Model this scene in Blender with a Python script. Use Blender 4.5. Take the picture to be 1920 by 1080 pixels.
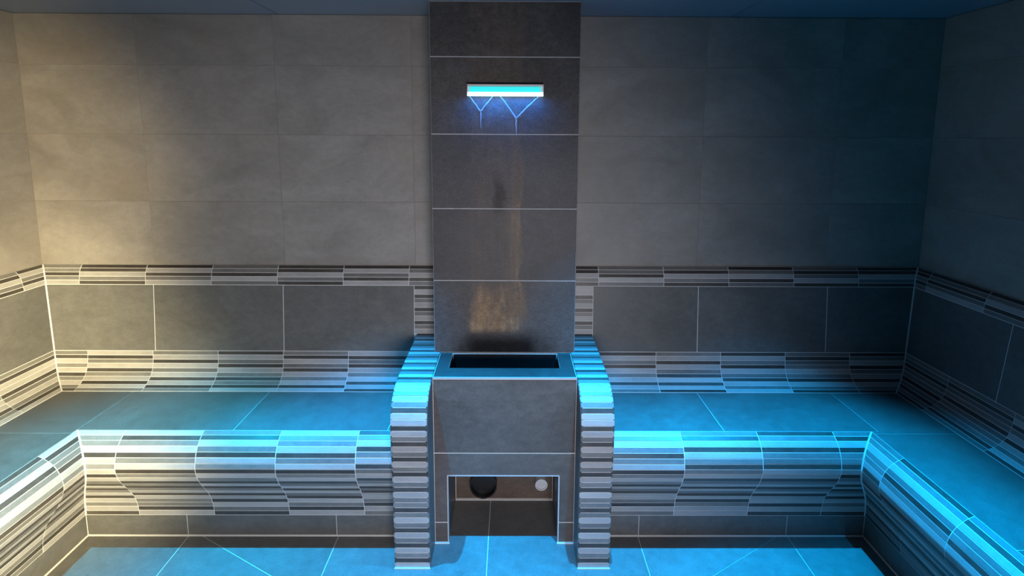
import bpy, bmesh, math, random
from mathutils import Vector, Matrix

for o in list(bpy.data.objects):
    bpy.data.objects.remove(o, do_unlink=True)
scene = bpy.context.scene
COL = scene.collection
random.seed(11)

# ------------------------------------------------------------------ camera
FPX = 1021.27
YAW, PITCH, ROLL = 0.00508, 0.139357, -0.004807
fw = Vector((math.sin(YAW)*math.cos(PITCH), math.cos(YAW)*math.cos(PITCH), -math.sin(PITCH)))
rt = Vector((math.cos(YAW), -math.sin(YAW), 0))
dn = fw.cross(rt)
c_, s_ = math.cos(ROLL), math.sin(ROLL)
r2, d2 = c_*rt + s_*dn, -s_*rt + c_*dn
cam_data = bpy.data.cameras.new('camera')
cam = bpy.data.objects.new('camera', cam_data)
COL.objects.link(cam)
cam_data.sensor_width = 36.0
cam_data.lens = FPX/1920*36
cam_data.shift_x = -4.457/1920
cam_data.shift_y = -140.97/1920
cam_data.clip_start = 0.02
m3 = Matrix((r2, -d2, -fw)).transposed()
cam.matrix_world = Matrix.Translation((0.0893, -2.4668, 1.6101)) @ m3.to_4x4()
scene.camera = cam

# ------------------------------------------------------------------ exposure and light
scene.view_settings.view_transform = 'Standard'
scene.view_settings.look = 'None'
scene.view_settings.exposure = 0.0
scene.view_settings.gamma = 1.0
scene.view_settings.use_curve_mapping = False
world = bpy.data.worlds.new('world')
scene.world = world
world.use_nodes = True
world.node_tree.nodes['Background'].inputs[0].default_value = (0, 0, 0, 1)
world.node_tree.nodes['Background'].inputs[1].default_value = 0.0


def spot(name, loc, target, power, color, half_deg, blend=1.0, size=0.01):
    l = bpy.data.lights.new(name, 'SPOT')
    l.energy = power
    l.color = color
    l.spot_size = math.radians(half_deg*2)
    l.spot_blend = blend
    l.shadow_soft_size = size
    o = bpy.data.objects.new(name, l)
    COL.objects.link(o)
    o.location = loc
    o.rotation_euler = (Vector(target)-Vector(loc)).to_track_quat('-Z', 'Y').to_euler()
    return o


BLUE = (0.0, 0.40, 1.0)
KB = 5.9
# blue downlights recessed in the ceiling: a row over the front edge of the back bench ...
for x, y, p, c in ((-1.30, -.76, 64, (0.0, .50, .78)), (-.47, -.75, 112, BLUE),
                   (.42, -.75, 95, BLUE), (1.14, -.76, 86, BLUE),
                   (-1.42, -1.5, 30, BLUE), (1.27, -1.40, 54, BLUE),
                   (-.6, -1.6, 60, BLUE), (.5, -1.6, 60, BLUE)):
    spot('blue_downlight', (x, y, 2.12), (x, y, 0), p*KB, c, 28, 1.0, 0.008)
# neutral light from the doorway side, behind the camera
spot('neutral_light', (.28, -2.85, .84), (-.42, 0, .66), 150, (.97, .955, 1.0), 41, 1.0, 0.35)
# unseen warm spots added in mid-room, aimed at the left corner
spot('warm_light', (-.35, -2.35, .90), (-2.08, -.42, .42), 700, (1.0, .87, .48), 22.5, 1.0, 0.12)
spot('warm_light', (-.40, -2.3, 1.25), (-2.10, -.50, 1.32), 320, (1.0, .84, .48), 23, 1.0, 0.12)

# ------------------------------------------------------------------ materials


def new_mat(name):
    m = bpy.data.materials.new(name)
    m.use_nodes = True
    nt = m.node_tree
    b = nt.nodes['Principled BSDF']
    return m, nt, b


def noise(nt, vec, scale, detail=6, rough=.6, dist=0.0):
    n = nt.nodes.new('ShaderNodeTexNoise')
    n.inputs['Scale'].default_value = scale
    n.inputs['Detail'].default_value = detail
    n.inputs['Roughness'].default_value = rough
    n.inputs['Distortion'].default_value = dist
    nt.links.new(vec, n.inputs['Vector'])
    return n.outputs['Fac']


def mrange(nt, v, a, b, c, d, smooth=False):
    n = nt.nodes.new('ShaderNodeMapRange')
    if smooth:
        n.interpolation_type = 'SMOOTHSTEP'
    for i, q in zip((1, 2, 3, 4), (a, b, c, d)):
        n.inputs[i].default_value = q
    nt.links.new(v, n.inputs[0])
    return n.outputs[0]


def math_n(nt, op, a, b):
    n = nt.nodes.new('ShaderNodeMath')
    n.operation = op
    for i, q in enumerate((a, b)):
        if isinstance(q, (int, float)):
            n.inputs[i].default_value = q
        else:
            nt.links.new(q, n.inputs[i])
    return n.outputs[0]


def mix_c(nt, fac, a, b, mode='MIX'):
    n = nt.nodes.new('ShaderNodeMix')
    n.data_type = 'RGBA'
    n.blend_type = mode
    n.inputs[0].default_value = 1.0
    if isinstance(fac, (int, float)):
        n.inputs[0].default_value = fac
    else:
        nt.links.new(fac, n.inputs[0])
    for i, q in ((6, a), (7, b)):
        if isinstance(q, tuple):
            n.inputs[i].default_value = (*q, 1)
        else:
            nt.links.new(q, n.inputs[i])
    return n.outputs[2]


def coords(nt, stretch=(1, 1, 1), shift=True):
    g = nt.nodes.new('ShaderNodeNewGeometry')
    mp = nt.nodes.new('ShaderNodeMapping')
    mp.inputs['Scale'].default_value = stretch
    nt.links.new(g.outputs['Position'], mp.inputs['Vector'])
    if shift:
        oi = nt.nodes.new('ShaderNodeObjectInfo')
        mu = nt.nodes.new('ShaderNodeVectorMath')
        mu.operation = 'SCALE'
        mu.inputs[0].default_value = (37, 51, 23)
        nt.links.new(oi.outputs['Random'], mu.inputs['Scale'])
        nt.links.new(mu.outputs[0], mp.inputs['Location'])
    return mp.outputs[0], g


def bump(nt, b, h, strength, dist=.001):
    n = nt.nodes.new('ShaderNodeBump')
    n.inputs['Strength'].default_value = strength
    n.inputs['Distance'].default_value = dist
    nt.links.new(h, n.inputs['Height'])
    nt.links.new(n.outputs[0], b.inputs['Normal'])


def stone(name, dark, light, rough=.5, tint=None, spec=.4, speck=.25, var=.12):
    """cement-look tile: cloudy mottling, fine specks, each tile a little different"""
    m, nt, b = new_mat(name)
    v, g = coords(nt, (1, 1, 1.6))
    n1 = noise(nt, v, 3.2, 8, .62, .6)
    n2 = noise(nt, v, 26, 4, .7)
    n3 = noise(nt, v, 160, 2, .6)
    f = mrange(nt, n1, .32, .68, 0, 1)
    col = mix_c(nt, f, dark, light)
    f2 = mrange(nt, n2, .25, .75, 1-speck, 1+speck)
    f3 = mrange(nt, n3, .2, .8, 1-speck*.8, 1+speck*.8)
    oi = nt.nodes.new('ShaderNodeObjectInfo')
    f4 = mrange(nt, oi.outputs['Random'], 0, 1, 1-var, 1+var)
    k = math_n(nt, 'MULTIPLY', math_n(nt, 'MULTIPLY', f2, f3), f4)
    hs = nt.nodes.new('ShaderNodeHueSaturation')
    nt.links.new(k, hs.inputs['Value'])
    nt.links.new(col, hs.inputs['Color'])
    out = hs.outputs[0]
    if tint:
        w = noise(nt, v, 1.7, 3, .5)
        out = mix_c(nt, mrange(nt, w, .5, .75, 0, .45), out, tint)
    nt.links.new(out, b.inputs['Base Color'])
    nt.links.new(mrange(nt, n2, .3, .7, rough-.07, rough+.08), b.inputs['Roughness'])
    b.inputs['Specular IOR Level'].default_value = spec
    bump(nt, b, n2, .25, .0008)
    return m


def plain(name, col, rough=.5, metal=0.0, spec=.5, mottled=.08, scale=40):
    m, nt, b = new_mat(name)
    v, g = coords(nt)
    n1 = noise(nt, v, scale, 4, .6)
    k = mrange(nt, n1, .3, .7, 1-mottled, 1+mottled)
    hs = nt.nodes.new('ShaderNodeHueSaturation')
    hs.inputs['Color'].default_value = (*col, 1)
    nt.links.new(k, hs.inputs['Value'])
    nt.links.new(hs.outputs[0], b.inputs['Base Color'])
    b.inputs['Roughness'].default_value = rough
    b.inputs['Metallic'].default_value = metal
    b.inputs['Specular IOR Level'].default_value = spec
    return m


M = {}
M['beige'] = stone('beige_cement_tile', (.245, .215, .19), (.335, .295, .265), .5, (.27, .21, .16), .35, .10, .05)
M['dark'] = stone('dark_cement_tile', (.115, .108, .102), (.155, .146, .138), .45, None, .4, .16, .06)
M['floor'] = stone('floor_cement_tile', (.145, .137, .132), (.185, .176, .168), .42, None, .4, .16, .05)
M['fascia'] = stone('brown_grey_tile', (.098, .068, .053), (.138, .100, .080), .42, None, .4, .2, .05)
M['rim'] = stone('dark_rim_tile', (.050, .047, .046), (.072, .068, .065), .42, None, .4, .2, .05)
M['L'] = stone('light_mosaic_stone', (.34, .315, .305), (.43, .40, .385), .42, None, .4, .08, .07)
M['M'] = stone('mid_mosaic_stone', (.165, .153, .146), (.215, .20, .188), .42, None, .4, .14, .12)
M['D'] = stone('dark_mosaic_stone', (.052, .043, .039), (.085, .072, .064), .40, None, .4, .2, .15)
M['grout'] = plain('white_grout', (.68, .66, .64), .75, 0, .2, .07, 120)
M['wallgrout'] = plain('beige_grout', (.30, .265, .235), .8, 0, .2, .10, 60)
M['pillargrout'] = plain('grey_grout', (.50, .47, .46), .75, 0, .2, .07, 60)
M['trim'] = plain('pale_trim', (.50, .47, .47), .4, .2, .4, .03)
M['ceil'] = plain('ceiling_panel', (.19, .22, .26), .35, 0, .5, .03, 4)
M['chrome'] = plain('brushed_steel', (.72, .60, .58), .45, .35, .5, .04, 90)
M['near_black'] = stone('black_basin_tile', (.008, .008, .008), (.016, .015, .015), .35, None, .25, .2, .05)  # very dark tile lining the inside of the basin
M['black'] = plain('black_plastic', (.012, .011, .011), .35)
M['white'] = plain('white_plastic', (.62, .60, .60), .4, 0, .5, .03)


def pillar_mat():
    """dark tile with brown limescale run-off below the spout, darkening to black at the foot"""
    m, nt, b = new_mat('stained_pillar_tile')
    v, g = coords(nt, (1, 1, 1.4))
    n1 = noise(nt, v, 3.0, 8, .65, .5)
    n2 = noise(nt, v, 30, 4, .7)
    n3 = noise(nt, v, 150, 2, .6)
    col = mix_c(nt, mrange(nt, n1, .32, .68, 0, 1), (.060, .049, .046), (.090, .076, .071))
    sx = nt.nodes.new('ShaderNodeSeparateXYZ')
    nt.links.new(g.outputs['Position'], sx.inputs[0])
    X, Z = sx.outputs[0], sx.outputs[2]
    vs, _ = coords(nt, (1, 1, .10), False)         # drawn out downwards
    vm, _ = coords(nt, (1, 1, .45), False)
    run = noise(nt, vs, 42, 5, .65)
    patch = noise(nt, vm, 11, 5, .65, .6)
    wob = mrange(nt, patch, .3, .7, -.025, .025)
    Xw = math_n(nt, 'ADD', X, wob)
    # broad stain on the lowest tile
    a = mrange(nt, Xw, -.095, -.055, 0, 1, True)
    a2 = mrange(nt, Xw, .115, .15, 1, 0, True)
    a3 = mrange(nt, Z, .93, 1.03, 1, .16, True)
    a4 = mrange(nt, Z, .775, .812, 0, 1, True)
    low = math_n(nt, 'MULTIPLY', math_n(nt, 'MULTIPLY', a, a2), math_n(nt, 'MULTIPLY', a3, a4))
    low = math_n(nt, 'MULTIPLY', low, mrange(nt, run, .36, .56, .3, 1.0))
    # narrow run under the right stream
    c1 = mrange(nt, X, .075, .095, 0, 1, True)
    c2 = mrange(nt, Xw, .125, .14, 1, 0, True)
    c3 = mrange(nt, Z, 1.05, 1.60, .85, .35)
    c4 = mrange(nt, Z, .79, .84, 0, 1, True)
    c5 = mrange(nt, Z, 1.60, 1.64, 1, 0, True)
    nar = math_n(nt, 'MULTIPLY', math_n(nt, 'MULTIPLY', c1, c2), math_n(nt, 'MULTIPLY', math_n(nt, 'MULTIPLY', c3, c4), c5))
    nar = math_n(nt, 'MULTIPLY', nar, mrange(nt, run, .34, .62, .3, .9))
    st = math_n(nt, 'MAXIMUM', low, nar)
    stain = mix_c(nt, mrange(nt, patch, .4, .68, 0, 1), (.17, .098, .050), (.34, .215, .115))
    col = mix_c(nt, math_n(nt, 'MULTIPLY', st, .95), col, stain)
    # colour darkens to black towards the foot; damp blotch in the run
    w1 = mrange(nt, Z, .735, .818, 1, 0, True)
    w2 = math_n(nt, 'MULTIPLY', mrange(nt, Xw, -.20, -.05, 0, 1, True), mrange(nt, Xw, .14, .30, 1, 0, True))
    near_black = math_n(nt, 'MULTIPLY', w1, w2)
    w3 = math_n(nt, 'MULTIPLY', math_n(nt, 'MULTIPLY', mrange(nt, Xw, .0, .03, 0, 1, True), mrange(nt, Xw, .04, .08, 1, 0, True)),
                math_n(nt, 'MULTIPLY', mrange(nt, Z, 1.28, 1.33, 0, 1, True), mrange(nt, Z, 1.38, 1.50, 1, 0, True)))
    near_black = math_n(nt, 'MAXIMUM', near_black, math_n(nt, 'MULTIPLY', w3, .45))
    col = mix_c(nt, near_black, col, (.012, .010, .009))
    k = math_n(nt, 'MULTIPLY', mrange(nt, n2, .25, .75, .68, 1.32), mrange(nt, n3, .2, .8, .65, 1.35))
    hs = nt.nodes.new('ShaderNodeHueSaturation')
    nt.links.new(k, hs.inputs['Value'])
    nt.links.new(col, hs.inputs['Color'])
    nt.links.new(hs.outputs[0], b.inputs['Base Color'])
    nt.links.new(mrange(nt, n2, .3, .7, .48, .62), b.inputs['Roughness'])
    nt.links.new(mrange(nt, near_black, 0, 1, .35, .05), b.inputs['Specular IOR Level'])
    bump(nt, b, n2, .6, .0015)
    return m


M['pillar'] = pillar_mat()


def emit(name, col, strength):
    m, nt, b = new_mat(name)
    b.inputs['Base Color'].default_value = (.6, .7, .8, 1)
    b.inputs['Emission Color'].default_value = (*col, 1)
    b.inputs['Emission Strength'].default_value = strength
    return m


M['led_white'] = emit('led_bright', (.40, .75, 1.0), 3.5)
M['cyan_slot_glow'] = emit('cyan_slot_glow', (.01, .75, .72), .95)  # emission stands in for the glow reflected inside the spout slot
M['cyan_slot_glow'].node_tree.nodes['Principled BSDF'].inputs['Base Color'].default_value = (.02, .16, .18, 1)
mw, ntw, bw = new_mat('running_water')
bw.inputs['Base Color'].default_value = (.75, .88, 1, 1)
bw.inputs['Roughness'].default_value = .03
bw.inputs['IOR'].default_value = 1.33
bw.inputs['Transmission Weight'].default_value = 0.65
M['water'] = mw

# ------------------------------------------------------------------ building helpers


def thing(name, label, cat, loc, group=None):
    o = bpy.data.objects.new(name, None)
    COL.objects.link(o)
    o.location = loc
    o.empty_display_size = .1
    o['label'] = label
    o['category'] = cat
    if group:
        o['group'] = group
    return o


def mesh_obj(name, verts, faces, mat, parent=None, label=None, stuff=False, smooth=False):
    off = Vector(parent.location) if parent is not None else Vector((0, 0, 0))
    p = parent.parent if parent is not None else None
    if p is not None:
        off = off + Vector(p.location)
    me = bpy.data.meshes.new(name)
    me.from_pydata([tuple(Vector(v)-off) for v in verts], [], faces)
    bm = bmesh.new()
    bm.from_mesh(me)
    bmesh.ops.recalc_face_normals(bm, faces=bm.faces)
    bm.to_mesh(me)
    bm.free()
    if smooth:
        for pl in me.polygons:
            pl.use_smooth = True
    me.materials.append(mat)
    o = bpy.data.objects.new(name, me)
    COL.objects.link(o)
    if parent is not None:
        o.parent = parent
    if label:
        o['label'] = label
    if stuff:
        o['kind'] = 'stuff'
    return o


def structure(name, verts, faces, mat):
    o = mesh_obj(name, verts, faces, mat)
    o['kind'] = 'structure'
    return o


def box_vf(x0, x1, y0, y1, z0, z1):
    v = [(x, y, z) for x in (x0, x1) for y in (y0, y1) for z in (z0, z1)]
    f = [(0, 1, 3, 2), (4, 6, 7, 5), (0, 4, 5, 1), (2, 3, 7, 6), (0, 2, 6, 4), (1, 5, 7, 3)]
    return v, f


def boxes(*bs):
    V, F = [], []
    for b in bs:
        v, f = box_vf(*b)
        n = len(V)
        V += v
        F += [tuple(i+n for i in q) for q in f]
    return V, F


def merge(parts):
    V, F = [], []
    for v, f in parts:
        n = len(V)
        V += list(v)
        F += [tuple(i+n for i in q) for q in f]
    return V, F


def slab(poly, outward, gap=.0025, thick=.007, chamfer=.0008):
    """a tile: polygon of the tile's module in the plane of its face, facing `outward`"""
    P = [Vector(p) for p in poly]
    n = Vector((0, 0, 0))
    for i in range(len(P)):
        n += P[i].cross(P[(i+1) % len(P)])
    n.normalize()
    if n.dot(Vector(outward)) < 0:
        P.reverse()
        n = -n
    u = (P[1]-P[0]).normalized()
    w = n.cross(u)
    o = P[0]
    Q = [((p-o).dot(u), (p-o).dot(w)) for p in P]

    def inset(d):
        out = []
        m = len(Q)
        for i in range(m):
            a, b, c = Q[i-1], Q[i], Q[(i+1) % m]
            e1 = Vector((b[0]-a[0], b[1]-a[1])).normalized()
            e2 = Vector((c[0]-b[0], c[1]-b[1])).normalized()
            n1, n2 = Vector((-e1.y, e1.x)), Vector((-e2.y, e2.x))
            bis = n1+n2
            k = d/max(.2, (bis.length_squared/2))
            out.append((b[0]+bis.x*k, b[1]+bis.y*k))
        return out
    h = gap/2
    rings = [(inset(h+chamfer), 0.0), (inset(h), -chamfer), (inset(h), -thick)]
    V, F = [], []
    m = len(Q)
    for q, z in rings:
        V += [tuple(o+u*a+w*b+n*z) for a, b in q]
    F.append(tuple(range(m)))
    F.append(tuple(reversed(range(2*m, 3*m))))
    for r in (0, 1):
        for i in range(m):
            j = (i+1) % m
            F.append((r*m+j, r*m+i, (r+1)*m+i, (r+1)*m+j))
    return V, F


def tile(name, poly, outward, mat, parent, **k):
    lab = k.pop('label', None)
    v, f = slab(poly, outward, **k)
    return mesh_obj(name, v, f, M[mat], parent, lab)


def cyl(c, axis, r, h, n=24, inner=None):
    """cylinder (or ring when inner is given) starting at c and running h along axis"""
    a = Vector(axis).normalized()
    u = a.orthogonal().normalized()
    w = a.cross(u)
    c = Vector(c)
    V, F = [], []
    rs = [(r, 0), (r, h)] + ([(inner, h), (inner, 0)] if inner else [])
    for rr, hh in rs:
        for i in range(n):
            t = 2*math.pi*i/n
            V.append(tuple(c+a*hh+(u*math.cos(t)+w*math.sin(t))*rr))
    k = len(rs)
    for q in range(k if inner else 1):
        for i in range(n):
            j = (i+1) % n
            p, s = q*n, ((q+1) % k)*n
            F.append((p+i, p+j, s+j, s+i))
    if not inner:
        F += [tuple(reversed(range(n))), tuple(range(n, 2*n))]
    return V, F


def tube(points, radii, n=10):
    V, F = [], []
    pts = [Vector(p) for p in points]
    for i, p in enumerate(pts):
        d = (pts[min(i+1, len(pts)-1)]-pts[max(i-1, 0)]).normalized()
        u = d.cross(Vector((0, 1, 0))).normalized()
        w = d.cross(u)
        for k in range(n):
            t = 2*math.pi*k/n
            V.append(tuple(p+(u*math.cos(t)+w*math.sin(t)*.7)*radii[i]))
    for i in range(len(pts)-1):
        for k in range(n):
            j = (k+1) % n
            F.append((i*n+k, i*n+j, (i+1)*n+j, (i+1)*n+k))
    F += [tuple(reversed(range(n))), tuple(range((len(pts)-1)*n, len(pts)*n))]
    return V, F


# ------------------------------------------------------------------ measured layout (metres)
XL, XR = -2.076, 1.983          # side walls
YF = -3.35                      # wall behind the camera
ZC = 2.13                       # ceiling
T, H = .602, .302               # large tile module
ROWS = [2.13, 1.9159, 1.6139, 1.3119, 1.0099]
PX0, PX1, PY = -.236, .358, -.258      # pillar
CL = (-.345, -.211)             # left cheek in x
CR = (.342, .464)               # right cheek in x

# ------------------------------------------------------------------ room shell
floor = structure('floor', *box_vf(XL-.1, XR+.1, YF-.1, .1, -.12, -.0015), M['grout'])
wb = structure('wall_back', *box_vf(XL-.1, XR+.1, .0015, .12, 0, ZC), M['wallgrout'])
wl = structure('wall_left', *box_vf(XL-.12, XL-.0015, YF, .0015, 0, ZC), M['wallgrout'])
wr = structure('wall_right', *box_vf(XR+.0015, XR+.12, YF, .0015, 0, ZC), M['wallgrout'])
wf = structure('wall_front', *box_vf(XL-.1, XR+.1, YF-.12, YF, 0, ZC), M['beige'])
ce = structure('ceiling', *box_vf(XL-.1, XR+.1, YF-.1, .1, ZC+.002, ZC+.08), M['black'])

# ceiling panels
xs = [XL, -.928, 1.045, XR]
for a, b in zip(xs, xs[1:]):
    tile('ceiling_panel', [(a, 0, ZC), (b, 0, ZC), (b, YF, ZC), (a, YF, ZC)], (0, 0, -1), 'ceil', ce, gap=.004, thick=.01)


def split(a, b, cuts):
    c = [a]+[q for q in sorted(cuts) if a+.004 < q < b-.004]+[b]
    return list(zip(c, c[1:]))


for r in range(4):
    z1, z0 = ROWS[r], ROWS[r+1]
    cutsL = [-1.558+T*k for k in range(4)]
    cutsR = [.947+T*k for k in range(-1, 3)]
    for a, b in split(XL, PX0, cutsL)+split(PX1, XR, cutsR):
        tile('wall_tile', [(a, 0, z0), (b, 0, z0), (b, 0, z1), (a, 0, z1)], (0, -1, 0), 'beige', wb, gap=.0022, chamfer=.0006)
    for a, b in split(YF, 0, [-.43-T*k for k in range(6)]):
        tile('wall_tile', [(XL, a, z0), (XL, b, z0), (XL, b, z1), (XL, a, z1)], (1, 0, 0), 'beige', wl, gap=.0022, chamfer=.0006)
    for a, b in split(YF, 0, [-.60-T*k for k in range(6)]):
        tile('wall_tile', [(XR, a, z0), (XR, b, z0), (XR, b, z1), (XR, a, z1)], (-1, 0, 0), 'beige', wr, gap=.0022, chamfer=.0006)


def clip(poly, a, b, side):
    """part of a floor polygon on one side of the line a-b"""
    ax, ay = a
    bx, by = b
    sgn = 1 if side else -1

    def s(p): return sgn*((bx-ax)*(p[1]-ay)-(by-ay)*(p[0]-ax))
    out = []
    for i in range(len(poly)):
        p, q = poly[i], poly[(i+1) % len(poly)]
        sp, sq = s(p), s(q)
        if sp >= 0:
            out.append(p)
        if sp*sq < 0:
            t = sp/(sp-sq)
            out.append((p[0]+(q[0]-p[0])*t, p[1]+(q[1]-p[1])*t))
    return out


fx = [-1.619, -1.215, -.608, .001, .609, 1.219, 1.526]
fy = [-.455, -.90, -1.50, -2.10, -2.70, YF]
for i, (a, b) in enumerate(zip(fx, fx[1:])):
    for j, (c, d) in enumerate(zip(fy, fy[1:])):
        y1 = -.232 if (j == 0 and i in (2, 3)) else c
        polys = [[(a, d), (b, d), (b, y1), (a, y1)]]
        if j == 0 and i == 1:
            la, lb = (-1.16, -.455), (-.69, -.715)
            polys = [clip(p, la, lb, s) for p in polys for s in (0, 1)]
        if j == 0 and i == 4:
            for la, lb in (((.839, -.658), (1.148, -.471)),):
                polys = [clip(p, la, lb, s) for p in polys for s in (0, 1)]
        for p in polys:
            if len(p) > 2:
                tile('floor_tile', [(x, y, 0) for x, y in p], (0, 0, 1), 'floor', floor, gap=(.0016 if (j == 0 and i == 4) else .0032), thick=.009)

# ------------------------------------------------------------------ curved bench profiles (d from wall, z)
NOSE = [(.480, .473), (.503, .461), (.528, .441), (.547, .412), (.556, .384), (.560, .356), (.553, .322),
        (.532, .280), (.499, .230), (.472, .181), (.460, .136), (.455, .092)]
LOW = [(.062, .624), (.066, .580), (.073, .549), (.087, .522), (.110, .500), (.133, .486), (.161, .476)]
TOP = [(.0055, 1.017), (.013, 1.010), (.021, .996), (.028, .979), (.032, .955), (.035, .930)]
WID = {'L': 1.07, 'M': .99, 'D': .94}


def smooth_curve(P, n=8):
    out = []
    for i in range(len(P)-1):
        p0, p1, p2, p3 = P[max(i-1, 0)], P[i], P[i+1], P[min(i+2, len(P)-1)]
        for k in range(n):
            t = k/n
            out.append(tuple(.5*((2*p1[a])+(-p0[a]+p2[a])*t+(2*p0[a]-5*p1[a]+4*p2[a]-p3[a])*t*t
                                 + (-p0[a]+3*p1[a]-3*p2[a]+p3[a])*t**3) for a in (0, 1)))
    out.append(P[-1])
    return out


def cut_curve(P, widths):
    C = smooth_curve(P)
    L = [0]
    for a, b in zip(C, C[1:]):
        L.append(L[-1]+math.hypot(b[0]-a[0], b[1]-a[1]))
    tot = sum(widths)
    out, acc = [C[0]], 0
    for w in widths[:-1]:
        acc += w/tot*L[-1]
        i = max(k for k in range(len(L)) if L[k] <= acc)
        i = min(i, len(L)-2)
        t = (acc-L[i])/(L[i+1]-L[i])
        out.append(tuple(C[i][a]+(C[i+1][a]-C[i][a])*t for a in (0, 1)))
    out.append(C[-1])
    return out


def sequence(n, rnd):
    base = rnd.choice(['LDM', 'LMD', 'DML', 'MLD', 'DLM', 'MDL'])
    s = ''
    while len(s) < n:
        s += base
        if rnd.random() < .22:
            s += rnd.choice('LM')
    return s[:n]


def fit(seq, n):
    return (seq*3)[:n]


def back_pt(s, d, z): return (s, -d, z)
def left_pt(s, d, z): return (XL+d, s, z)
def right_pt(s, d, z): return (XR-d, s, z)


def strips(parent, profile, count, pt, s0, s1, seq, rad_hint, name='mosaic_strip', gap=.0027, out_list=None):
    """one column of mosaic strips; s0, s1 give the ends as functions of the distance d"""
    seq = fit(seq, count)
    B = cut_curve(profile, [WID[c] for c in seq])
    for (a, b), c in zip(zip(B, B[1:]), seq):
        q = [pt(s0(a[0]), *a), pt(s1(a[0]), *a), pt(s1(b[0]), *b), pt(s0(b[0]), *b)]
        if (Vector(q[1])-Vector(q[0])).length < .006 or (Vector(q[2])-Vector(q[3])).length < .006:
            continue
        ex = Vector(pt(0, 1, 0))-Vector(pt(0, 0, 0))
        outw = Vector((b[1]-a[1], a[0]-b[0]))       # normal in (d, z)
        if rad_hint:
            outw = -outw
        ow = ex*outw.x + Vector((0, 0, outw.y))
        v, f = slab(q, ow, gap=gap, thick=.006, chamfer=.0006)
        if out_list is not None:
            out_list.append((c, v, f))
        else:
            mesh_obj(name, v, f, M[c], parent)


def sweep_L(prof, side, xend, yend):
    """closed profile (d,z) swept along the back wall and round the corner along a side wall"""
    n = len(prof)
    X0 = XL if side < 0 else XR
    V = []
    for d, z in prof:
        xm = X0+d if side < 0 else X0-d
        V += [(xend, -d, z), (xm, -d, z), (xm, yend, z)]
    F = []
    for i in range(n):
        j = (i+1) % n
        for k in (0, 1):
            F.append((i*3+k, i*3+k+1, j*3+k+1, j*3+k))
    F.append(tuple(i*3 for i in range(n)))
    F.append(tuple(i*3+2 for i in reversed(range(n))))
    return V, F


def offset_in(curve, e, flip):
    out = []
    for i, p in enumerate(curve):
        a, b = curve[max(i-1, 0)], curve[min(i+1, len(curve)-1)]
        dx, dz = b[0]-a[0], b[1]-a[1]
        l = math.hypot(dx, dz)
        nx, nz = dz/l, -dx/l
        if flip:
            nx, nz = -nx, -nz
        out.append((p[0]-nx*e, p[1]-nz*e))
    return out


rs = random.Random(5)
NOSE_SEQ = {'L': ['DMLDMLDMLDMLDMDLLMDLM', 'LMMLDMLDMLDMLDLMDLMDL', 'MDLMDLMDLMDLDMLDLDLMD',
                  'LDMLDMLDMLDMDMLDLMMDL', 'LMMLDLMLDLMDLDMLDLMLD'],
            'R': ['LMLMDMLDMLMDLMDLLMDLM', 'MDLDLMDMLDMLDLMDLDMLL', 'DMLDMMDLLDMLDMLDLLDLD', 'MDLDMMDLDMLDLDMLDLMLD']}
TOP_SEQ = {'L': ['DMLDM', 'DLMDL', 'DDLMD', 'MMDLM', 'DLDML', 'DDLMD', 'MMDML'],
           'R': ['DDLMD', 'MMDLM', 'MDLMD', 'DMLDM', 'MDMLD', 'DDLMD']}
LOW_SEQ = {'L': ['LDMDLMLDLD', 'MDLMDLMLDL', 'DLMDLMDMDL', 'MLDLMLDLDM', 'LDMLDMLDLM', 'MDLMLDMLMD'],
           'R': ['DLMDLMLDLM', 'MLDLMDLDLD', 'DLMDLMDLML', 'MDMMLMDLMD', 'DMLDMLDLMD', 'MDLMLMLMDL']}
LOW_N, NOSE_N, TOP_N = 10, 21, 5
Y_END = -3.34


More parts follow.
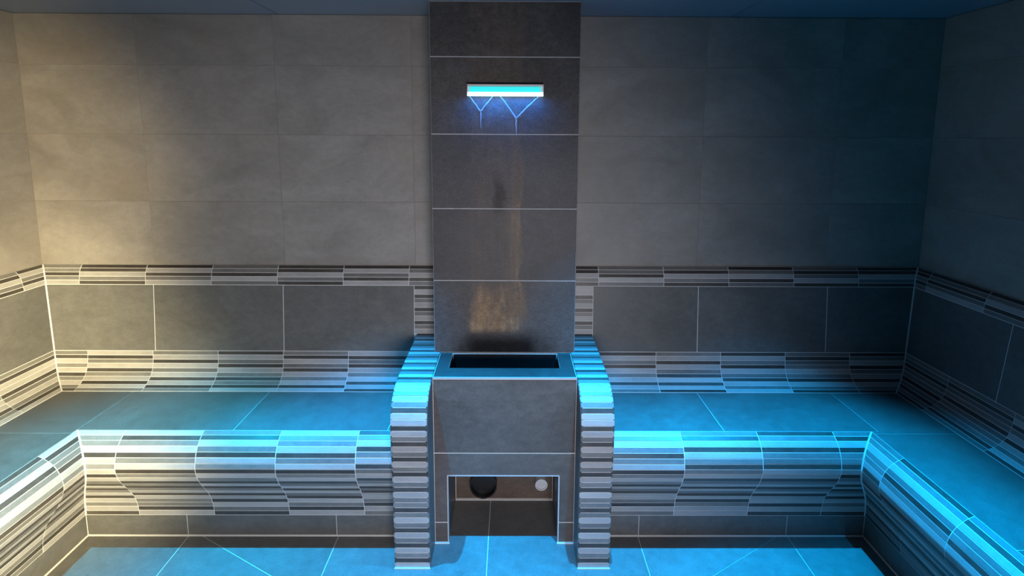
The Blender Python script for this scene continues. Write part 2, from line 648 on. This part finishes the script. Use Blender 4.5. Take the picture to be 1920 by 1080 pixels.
def bench(side):
    lr = 'L' if side < 0 else 'R'
    X0 = XL if side < 0 else XR
    xe = CL[0]-.0006 if side < 0 else CR[1]+.0006
    sp = left_pt if side < 0 else right_pt
    def inx(d): return X0+d if side < 0 else X0-d       # mitre x at distance d
    label = ('warm-lit L-shaped stone bench with striped mosaic front, left of the basin' if side < 0 else
             'shadowy L-shaped stone bench with striped mosaic front, right of the basin')
    base = thing('tiled_bench', label, 'bench', (inx(.3), -.3, 0))
    # core with the grout showing between the tiles
    noseo = offset_in(smooth_curve(NOSE, 4), .0014, True)
    prof = [(.002, .0005), (.002, .4716), (.48, .4716)]+noseo[1:-1]+[(.4536, .092), (.4536, .0005)]
    mesh_obj('grout_bed', *sweep_L(prof, side, xe, Y_END), M['grout'], base)
    # seat tiles
    z = .473
    xa = -1.598 if side < 0 else 1.528
    cuts = [-.391, -.992] if side < 0 else [.925]
    lo, hi = (xa, xe) if side < 0 else (xe, xa)
    d0, d1 = .150, .480
    for a, b in split(lo, hi, cuts):
        tile('seat_tile', [(a, -d1, z), (b, -d1, z), (b, -d0, z), (a, -d0, z)], (0, 0, 1), 'dark', base)
    xi, xo = inx(d0), inx(d1)
    ycut = -.505 if side < 0 else -.495
    tile('seat_tile', [(xi, -d0, z), (xa, -d0, z), (xa, -d1, z), (xo, -d1, z), (xo, ycut, z), (xi, ycut, z)] if abs(xo-xa) > .004 else
         [(xi, -d0, z), (xa, -d0, z), (xa, ycut, z), (xi, ycut, z)], (0, 0, 1), 'dark', base)
    for a, b in split(Y_END, ycut, [ycut-T*k for k in range(1, 6)]):
        tile('seat_tile', [(xi, a, z), (xo, a, z), (xo, b, z), (xi, b, z)], (0, 0, 1), 'dark', base)
    # plinth tiles
    dp, zt = .455, .092
    cuts = [-1.2165, -.6145] if side < 0 else [.611, 1.213]
    a0, b0 = sorted((inx(dp), xe))
    for a, b in split(a0, b0, cuts):
        tile('plinth_tile', [(a, -dp, .004), (b, -dp, .004), (b, -dp, zt), (a, -dp, zt)], (0, -1, 0), 'dark', base)
    for a, b in split(Y_END, -dp, [-dp-T*k for k in range(1, 6)]):
        tile('plinth_tile', [(inx(dp), a, .004), (inx(dp), b, .004), (inx(dp), b, zt), (inx(dp), a, zt)], (-side, 0, 0), 'dark', base)
    # nose mosaic, back run
    g = .0022
    joints = [-.499-.302*k for k in range(4)] if side < 0 else [.750+.2985*k for k in range(3)]
    bounds = [xe]+joints+[None]
    for k in range(len(bounds)-1):
        a, b = bounds[k], bounds[k+1]
        seq = NOSE_SEQ[lr][k]
        if side < 0:
            s0 = (lambda d: inx(d)+g) if b is None else (lambda d, b=b: b)
            s1 = (lambda d, a=a: a)
        else:
            s0 = (lambda d, a=a: a)
            s1 = (lambda d: inx(d)-g) if b is None else (lambda d, b=b: b)
        strips(base, NOSE, NOSE_N, back_pt, s0, s1, seq, True)
    # nose mosaic, side run
    yj = [-.657-.302*k for k in range(9)]
    bounds = [None]+yj+[Y_END]
    far = []
    for k in range(len(bounds)-1):
        a, b = bounds[k], bounds[k+1]
        s1 = (lambda d: -d-g) if a is None else (lambda d, a=a: a)
        s0 = (lambda d, b=b: b)
        seq = ('LDMMDLMLDMDLDMLDMLMDL', 'DMLDMLMDMLDMLDMLDLMDM', 'MLDMLDLMMDLDMLDMLDMLD')[k] if (side < 0 and k < 3) else \
              ('MMLMMLDMMDLMDLMDMLDMD', 'DMLMDMLMDMLMDLMDMLDMM', 'MDLMMDLMDMLDMLDMLMDLD')[k] if k < 3 else sequence(NOSE_N, rs)
        strips(base, NOSE, NOSE_N, sp, s0, s1, seq, True, out_list=(far if k > 2 else None))
    for c in 'LMD':
        v, f = merge([(v, f) for cc, v, f in far if cc == c])
        mesh_obj('mosaic_strips', v, f, M[c], base, stuff=True)
    # sealant bead at the floor
    bead = [(.4545, .0005), (.4545, .005), (.4585, .003), (.459, .0005)]
    mesh_obj('sealant', *sweep_L(bead, side, xe, Y_END), M['grout'], base)
    return base


def backrest(side, bench_base):
    lr = 'L' if side < 0 else 'R'
    X0 = XL if side < 0 else XR
    xp = PX0 if side < 0 else PX1
    sp = left_pt if side < 0 else right_pt
    def inx(d): return X0+d if side < 0 else X0-d
    topo = offset_in(smooth_curve(TOP, 4), .0014, True)
    lowo = offset_in(smooth_curve(LOW, 4), .0014, True)
    prof = [(.0016, .4735), (.0016, 1.0165)]+topo[1:]+lowo[:-1]+[(.1605, .4745), (.1605, .4735)]
    base = mesh_obj('backrest', *sweep_L(prof, side, (CL[0]-.0006 if side < 0 else CR[1]+.0006), Y_END), M['grout'], bench_base)
    # the piece that carries the mosaic column, above the basin's side wall
    lc = [p for p in topo[1:]]
    pc = [(.0016, .7065), (.0016, 1.0165)]+lc+[(.035+(.930-.7065)*(.027/.306)-.0014, .7065)]
    xq = CL[0] if side < 0 else CR[1]
    m = len(pc)
    Vc = [(xq, -d, z) for d, z in pc]+[(xp, -d, z) for d, z in pc]
    mesh_obj('column_bed', Vc, [tuple(range(m)), tuple(reversed(range(m, 2*m)))]+[(i, (i+1) % m, m+(i+1) % m, m+i) for i in range(m)],
             M['grout'], base)
    g = .002
    xe = CL[0]-.0006 if side < 0 else CR[1]+.0006
    xcol = -.357 if side < 0 else .4655
    dT, zT, dB, zB = .035, .930, .062, .624
    def q(a, b, pt, sa=0, sb=0):
        # ends move with d when they are mitred
        return [pt(a(dT), dT, zT), pt(b(dT), dT, zT), pt(b(dB), dB, zB), pt(a(dB), dB, zB)]
    # large back tiles
    if side < 0:
        edges = [(lambda d: inx(d)+g), (lambda d: -1.550), (lambda d: -.958), (lambda d: xcol)]
    else:
        edges = [(lambda d: xcol), (lambda d: .951), (lambda d: 1.547), (lambda d: inx(d)-g)]
    for a, b in zip(edges, edges[1:]):
        tile('back_tile', q(a, b, back_pt), (0, -1, .1), 'dark', base, gap=.0034)
    ys = [(lambda d: -d-g)]+[(lambda d, y=y: y) for y in ([-.63, -1.232, -1.834, -2.436, -3.03, Y_END] if side < 0 else
                                                          [-.535, -1.137, -1.739, -2.341, -2.943, Y_END])]
    for a, b in zip(ys, ys[1:]):
        tile('back_tile', q(b, a, sp), (-side, 0, .1), 'dark', base, gap=.0034)
    # mosaic column beside the pillar
    n = 12
    seq = 'DLDMLDMLDML' if side < 0 else 'LLDMLDMLDML'
    zz = zT
    tot = sum(WID[c] for c in seq)
    span = zT-.7068
    lo, hi = sorted((xcol, xp))
    for c in seq:
        z0 = zz-WID[c]/tot*span
        def dd(z): return dT+(zT-z)*(dB-dT)/(zT-zB)
        tile('border_strip', [(lo, -dd(zz), zz), (hi, -dd(zz), zz), (hi, -dd(z0), z0), (lo, -dd(z0), z0)], (0, -1, .1), c, base,
             gap=.0027, thick=.006, chamfer=.0006)
        zz = z0
    # top and bottom borders
    for profile, cnt, SEQ, jl, jr, xend in ((TOP, TOP_N, TOP_SEQ, [-.381-.3015*k for k in range(6)], [.491+.3*k for k in range(5)], xp),
                                            (LOW, LOW_N, LOW_SEQ, [-.662-.3*k for k in range(5)], [.761+.3*k for k in range(4)], xe)):
        js = jl if side < 0 else jr
        bounds = [xend]+js+[None]
        for k in range(len(bounds)-1):
            a, b = bounds[k], bounds[k+1]
            if side < 0:
                s0 = (lambda d: inx(d)+g) if b is None else (lambda d, b=b: b)
                s1 = (lambda d, a=a: a)
            else:
                s0 = (lambda d, a=a: a)
                s1 = (lambda d: inx(d)-g) if b is None else (lambda d, b=b: b)
            strips(base, profile, cnt, back_pt, s0, s1, SEQ[lr][k], True, name='border_strip')
        if cnt == TOP_N:
            y0 = -.145 if side < 0 else -.100
        else:
            y0 = -.353 if side < 0 else -.315
        bounds = [None]+[y0-.302*k for k in range(11) if y0-.302*k > Y_END+.02]+[Y_END]
        far = []
        for k in range(len(bounds)-1):
            a, b = bounds[k], bounds[k+1]
            s1 = (lambda d: -d-g) if a is None else (lambda d, a=a: a)
            s0 = (lambda d, b=b: b)
            sq = sequence(cnt, rs)
            if k == 0 and cnt == TOP_N:
                sq = 'DLMDL' if side < 0 else 'DDMDM'
            if k == 1 and cnt == TOP_N:
                sq = 'MDLMD' if side < 0 else 'DMDML'
            if k == 0 and cnt == LOW_N:
                sq = 'MDLLDMLMDL' if side < 0 else 'MMDMMDMDMD'
            if k == 1 and cnt == LOW_N:
                sq = 'DMLDMLLDML' if side < 0 else 'MDMMDMMMDM'
            strips(base, profile, cnt, sp, s0, s1, sq, True, name='border_strip', out_list=(far if k > 3 else None))
        for c in 'LMD':
            v, f = merge([(v, f) for cc, v, f in far if cc == c])
            mesh_obj('border_strips', v, f, M[c], base, stuff=True)
    return base


for sd in (-1, 1):
    backrest(sd, bench(sd))

# ------------------------------------------------------------------ cheeks: curved side walls of the basin
CHEEK = [(.622, .0), (.623, .18), (.625, .36), (.632, .46), (.637, .54), (.634, .59), (.622, .628), (.600, .656), (.568, .678), (.525, .691),
         (.46, .697), (.38, .700), (.30, .702), (.22, .703), (.14, .704), (.05, .705)]


def cheek(x0, x1, label, seq):
    base = thing('basin_flank', label, 'flank', ((x0+x1)/2, -.4, 0), 'striped side walls flanking the basin')
    off = offset_in(smooth_curve(CHEEK, 3), .0014, False)
    prof = [(.0, .0005)]+[(max(d, 0), max(z, .0005)) for d, z in off]+[(.058, .69), (.0, .69)]
    # the wall stops in front of bench and backrest bodies
    prof = [(.002, .0005)]+prof[1:-2]+[(.06, .7035), (.002, .7035)]
    n = len(prof)
    V = [(x0+.0065, -d, z) for d, z in prof]+[(x1-.0065, -d, z) for d, z in prof]
    F = [tuple(range(n)), tuple(reversed(range(n, 2*n)))]+[(i, (i+1) % n, n+(i+1) % n, n+i) for i in range(n)]
    mesh_obj('grout_bed', V, F, M['grout'], base)
    # cut tile facing each flank
    for x, ow in ((x0, -1), (x1, 1)):
        poly = [(x, -d, z) for d, z in ([(.002, .001)]+offset_in(CHEEK, .0065, False)[0:1]+offset_in(CHEEK, .0065, False)[1:]+[(.002, .698)])]
        poly = [(a, b, max(c, .001)) for a, b, c in poly]
        v = [p for p in poly]+[(p[0]-ow*.0065, p[1], p[2]) for p in poly]
        m = len(poly)
        f = [tuple(range(m)), tuple(reversed(range(m, 2*m)))]+[(i, (i+1) % m, m+(i+1) % m, m+i) for i in range(m)]
        mesh_obj('flank_tile', v, f, M['dark'], base)
    wds = [WID[c] for c in seq]
    B = cut_curve(CHEEK, wds)
    for (a, b), c in zip(zip(B, B[1:]), seq):
        q_ = [(x0, -a[0], a[1]), (x1, -a[0], a[1]), (x1, -b[0], b[1]), (x0, -b[0], b[1])]
        dx, dz = b[0]-a[0], b[1]-a[1]
        tile('mosaic_strip', q_, (0, -dz, -dx), c, base, gap=.0027, thick=.006, chamfer=.0006)
    mesh_obj('sealant', *box_vf(x0, x1, -.628, -.6225, .0005, .004), M['grout'], base)
    return base


# counted upwards from the floor, then over the shoulder to the wall
cheek(CL[0], CL[1], 'curved striped side wall left of the basin, nearer the warm corner',
      'LDMLDMLDMLMDMMLDMLDMLDMLDMLDLLDMLMLLMDLMDLMDLMDMLDLMDMLDLMD')
cheek(CR[0], CR[1], 'curved striped side wall right of the basin, beside the dark bench',
      'LDMLDMLDMLMDMMLDMLDMLDMLDMLDLLDMLMLLMDLMDLMDLMDMLDLMDMLDLMD')

# ------------------------------------------------------------------ pillar
pil = thing('tiled_pillar', 'tall dark tiled pillar with brown water stains, in the middle of the back wall', 'pillar', ((PX0+PX1)/2, -.13, .70))
e = .0014
mesh_obj('grout_bed', *box_vf(PX0+e, PX1-e, PY+e, -.0005, .7005, ZC), M['pillargrout'], pil)
pz = [ZC+0.0, 1.9196, 1.6180, 1.3160, 1.0140, .7005]
for z1, z0 in zip(pz, pz[1:]):
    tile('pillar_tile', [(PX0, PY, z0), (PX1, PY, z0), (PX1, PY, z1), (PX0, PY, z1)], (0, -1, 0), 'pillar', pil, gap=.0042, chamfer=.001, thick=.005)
    for x, ow in ((PX0, -1), (PX1, 1)):
        tile('side_tile', [(x, PY, z0), (x, 0, z0), (x, 0, z1), (x, PY, z1)], (ow, 0, 0), 'dark', pil, gap=.0042, thick=.005)

# ------------------------------------------------------------------ basin block between the cheeks
bx0, bx1, by = CL[1]+.0005, CR[0]-.0005, -.494
ox0, ox1 = -.155, .277                 # alcove opening
rx0, rx1, ry = -.157, .283, -.406      # basin opening
zr = .698
bas = thing('tiled_basin', 'dark tiled water basin with low alcove, standing in front of the pillar', 'basin', ((bx0+bx1)/2, -.35, 0))
e = .0015
fy_, iy = by+e, -.232
mesh_obj('grout_bed', *boxes((bx0, ox0-e, fy_, -.005, .0008, .30), (ox1+e, bx1, fy_, -.005, .0008, .30),
                            (bx0, rx0-e, fy_, -.005, .30, zr-e), (rx1+e, bx1, fy_, -.005, .30, zr-e),
                            (rx0-e, rx1+e, fy_, ry-e, .292, zr-e), (rx0-e, rx1+e, ry-e, PY+e, .292, .42),
                            (rx0-e, rx1+e, PY+e, -.005, .292, zr-e), (ox0-e, ox1+e, iy+e, -.005, .0008, .292)), M['grout'], bas)
tile('fascia_tile', [(bx0, by, .386), (bx1, by, .386), (bx1, by, .690), (bx0, by, .690)], (0, -1, 0), 'fascia', bas, gap=.004)
tile('fascia_tile', [(bx0, by, .090), (ox0-.003, by, .090), (ox0-.003, by, .292), (ox1+.003, by, .292), (ox1+.003, by, .090), (bx1, by, .090),
                     (bx1, by, .386), (bx0, by, .386)], (0, -1, 0), 'fascia', bas, gap=.004)
for a, b in ((bx0, ox0-.003), (ox1+.003, bx1)):
    tile('fascia_tile', [(a, by, .004), (b, by, .004), (b, by, .090), (a, by, .090)], (0, -1, 0), 'fascia', bas, gap=.004)
# rim: one U-shaped cut tile
tile('rim_tile', [(bx0, by+.004, zr), (bx1, by+.004, zr), (bx1, PY, zr), (rx1, PY, zr), (rx1, ry, zr), (rx0, ry, zr), (rx0, PY, zr), (bx0, PY, zr)],
     (0, 0, 1), 'rim', bas, gap=.004)
# inside of the basin
tile('basin_tile', [(rx0, PY, .42), (rx1, PY, .42), (rx1, PY, zr-.003), (rx0, PY, zr-.003)], (0, -1, 0), 'near_black', bas, thick=.004, gap=.004)
tile('basin_tile', [(rx0, ry, .42), (rx1, ry, .42), (rx1, ry, zr-.006), (rx0, ry, zr-.006)], (0, 1, 0), 'near_black', bas, thick=.004, gap=.004)
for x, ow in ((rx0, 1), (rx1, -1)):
    tile('basin_tile', [(x, PY, .42), (x, ry, .42), (x, ry, zr-.006), (x, PY, zr-.006)], (ow, 0, 0), 'near_black', bas, thick=.004, gap=.006)
tile('basin_tile', [(rx0, PY, .423), (rx1, PY, .423), (rx1, ry, .423), (rx0, ry, .423)], (0, 0, 1), 'near_black', bas, thick=.004, gap=.004)
# alcove lining
for x, ow in ((ox0, 1), (ox1, -1)):
    tile('alcove_tile', [(x, iy, .005), (x, by+.003, .005), (x, by+.003, .288), (x, iy, .288)], (ow, 0, 0), 'dark', bas, thick=.004, gap=.004)
tile('alcove_tile', [(ox0, iy, .005), (ox1, iy, .005), (ox1, iy, .288), (ox0, iy, .288)], (0, -1, 0), 'fascia', bas, thick=.004, gap=.004)
tile('alcove_tile', [(ox0, iy, .290), (ox1, iy, .290), (ox1, by+.003, .290), (ox0, by+.003, .290)], (0, 0, -1), 'dark', bas, thick=.003, gap=.004)
# pale edge profiles
t = .0028
mesh_obj('edge_trim', *boxes((bx0, bx1, by-.001, by+.003, .6905, .6985)), M['trim'], bas)
mesh_obj('edge_trim', *boxes((ox0-t, ox0, by-.001, by+.004, .004, .2925), (ox1, ox1+t, by-.001, by+.004, .004, .2925),
                            (ox0, ox1, by-.001, by+.004, .2895, .2925)), M['trim'], bas)
for x0_, x1_ in ((bx0, ox0+.002), (ox1-.002, bx1)):
    mesh_obj('sealant', *box_vf(x0_, x1_, by-.006, by+.001, .0005, .0045), M['grout'], bas)
mesh_obj('sealant', *box_vf(ox0, ox1, iy-.005, iy, .0005, .005), M['grout'], bas)

# pipes at the back of the alcove
bp = thing('black_pipe', 'wide black pipe end at the back of the alcove under the basin', 'pipe', (-.030, iy-.0005, .090))
mesh_obj('pipe_wall', *cyl((-.030, iy-.0005, .090), (0, -1, 0), .060, .034, 40, .054), M['black'], bp, smooth=False)
mesh_obj('pipe_plug', *cyl((-.030, iy-.0005, .090), (0, -1, 0), .0538, .008, 40), M['black'], bp)
wp = thing('white_pipe', 'small white pipe end at the back of the alcove, right of the black one', 'pipe', (.224, iy-.0005, .103))
mesh_obj('pipe_wall', *cyl((.224, iy-.0005, .103), (0, -1, 0), .027, .045, 32, .022), M['white'], wp)
mesh_obj('pipe_cap', *cyl((.224, iy-.0005, .103), (0, -1, 0), .0218, .040, 32), M['white'], wp)

# ------------------------------------------------------------------ lit water spout
sx0, sx1, sz0, sz1 = -.088, .213, 1.768, 1.812
Y0 = PY-.0005
sp_ = thing('water_spout', 'slim steel waterfall spout with glowing cyan light, high on the dark pillar', 'water spout', ((sx0+sx1)/2, Y0, sz0))
mesh_obj('housing', *boxes((sx0, sx1, Y0-.028, Y0, sz1-.007, sz1), (sx0, sx0+.003, Y0-.028, Y0, sz0+.004, sz1-.004),
                          (sx1-.003, sx1, Y0-.028, Y0, sz0+.004, sz1-.004), (sx0+.003, sx1-.003, Y0-.004, Y0, sz0+.004, sz1-.004)), M['chrome'], sp_,
         label='steel housing')
mesh_obj('glow_strip', *boxes((sx0+.010, sx1-.012, Y0-.016, Y0-.0042, sz0+.006, sz1-.009)), M['cyan_slot_glow'], sp_, label='cyan reflected glow in the slot')
mesh_obj('lip', *boxes((sx0+.001, sx1-.001, Y0-.030, Y0-.001, sz0, sz0+.0036), (sx0+.003, sx1-.003, Y0-.030, Y0-.022, sz0+.0036, sz0+.014)), M['led_white'], sp_,
         label='white glowing acrylic lip')


la = bpy.data.lights.new('spout_led', 'AREA')
la.shape = 'RECTANGLE'
la.size, la.size_y = sx1-sx0-.02, .008
la.energy = 1.1
la.color = (0.0, .2, 1.0)
lo_ = bpy.data.objects.new('spout_led', la)
COL.objects.link(lo_)
lo_.location = ((sx0+sx1)/2, Y0-.036, sz0-.002)      # LED row under the lip, facing down


def stream(label, ax, top_l, top_r, apex_z, end_z, r0):
    yy = Y0-.005
    base = thing('water_stream', label, 'water', (ax, yy, apex_z), 'water streams under the spout')
    rw = random.Random(int(ax*1000)+7)
    def arm(x):
        P, R = [], []
        for i in range(13):
            t_ = i/12
            xx = x+(ax-x)*(t_**.92)
            P.append((xx+rw.uniform(-.0012, .0012), yy-.010*(1-t_), sz0-.001+(apex_z-sz0)*t_))
            R.append(r0*(.55+.55*t_)*rw.uniform(.8, 1.15))
        return tube(P, R)
    mesh_obj('water_arm', *arm(top_l), M['water'], base, smooth=True)
    mesh_obj('water_arm', *arm(top_r), M['water'], base, smooth=True)
    P = [(ax+rw.uniform(-.001, .001), yy+.002, apex_z+.004-(apex_z+.004-end_z)*i/10) for i in range(11)]
    R = [r0*1.25*(1-.75*i/10) for i in range(11)]
    mesh_obj('water_tail', *tube(P, R), M['water'], base, smooth=True)


stream('narrow v-shaped water stream under the left half of the lit spout', -.036, -.080, .014, 1.708, 1.640, .0026)
stream('broad v-shaped water stream under the right half of the lit spout', .106, .042, .195, 1.682, 1.612, .0030)
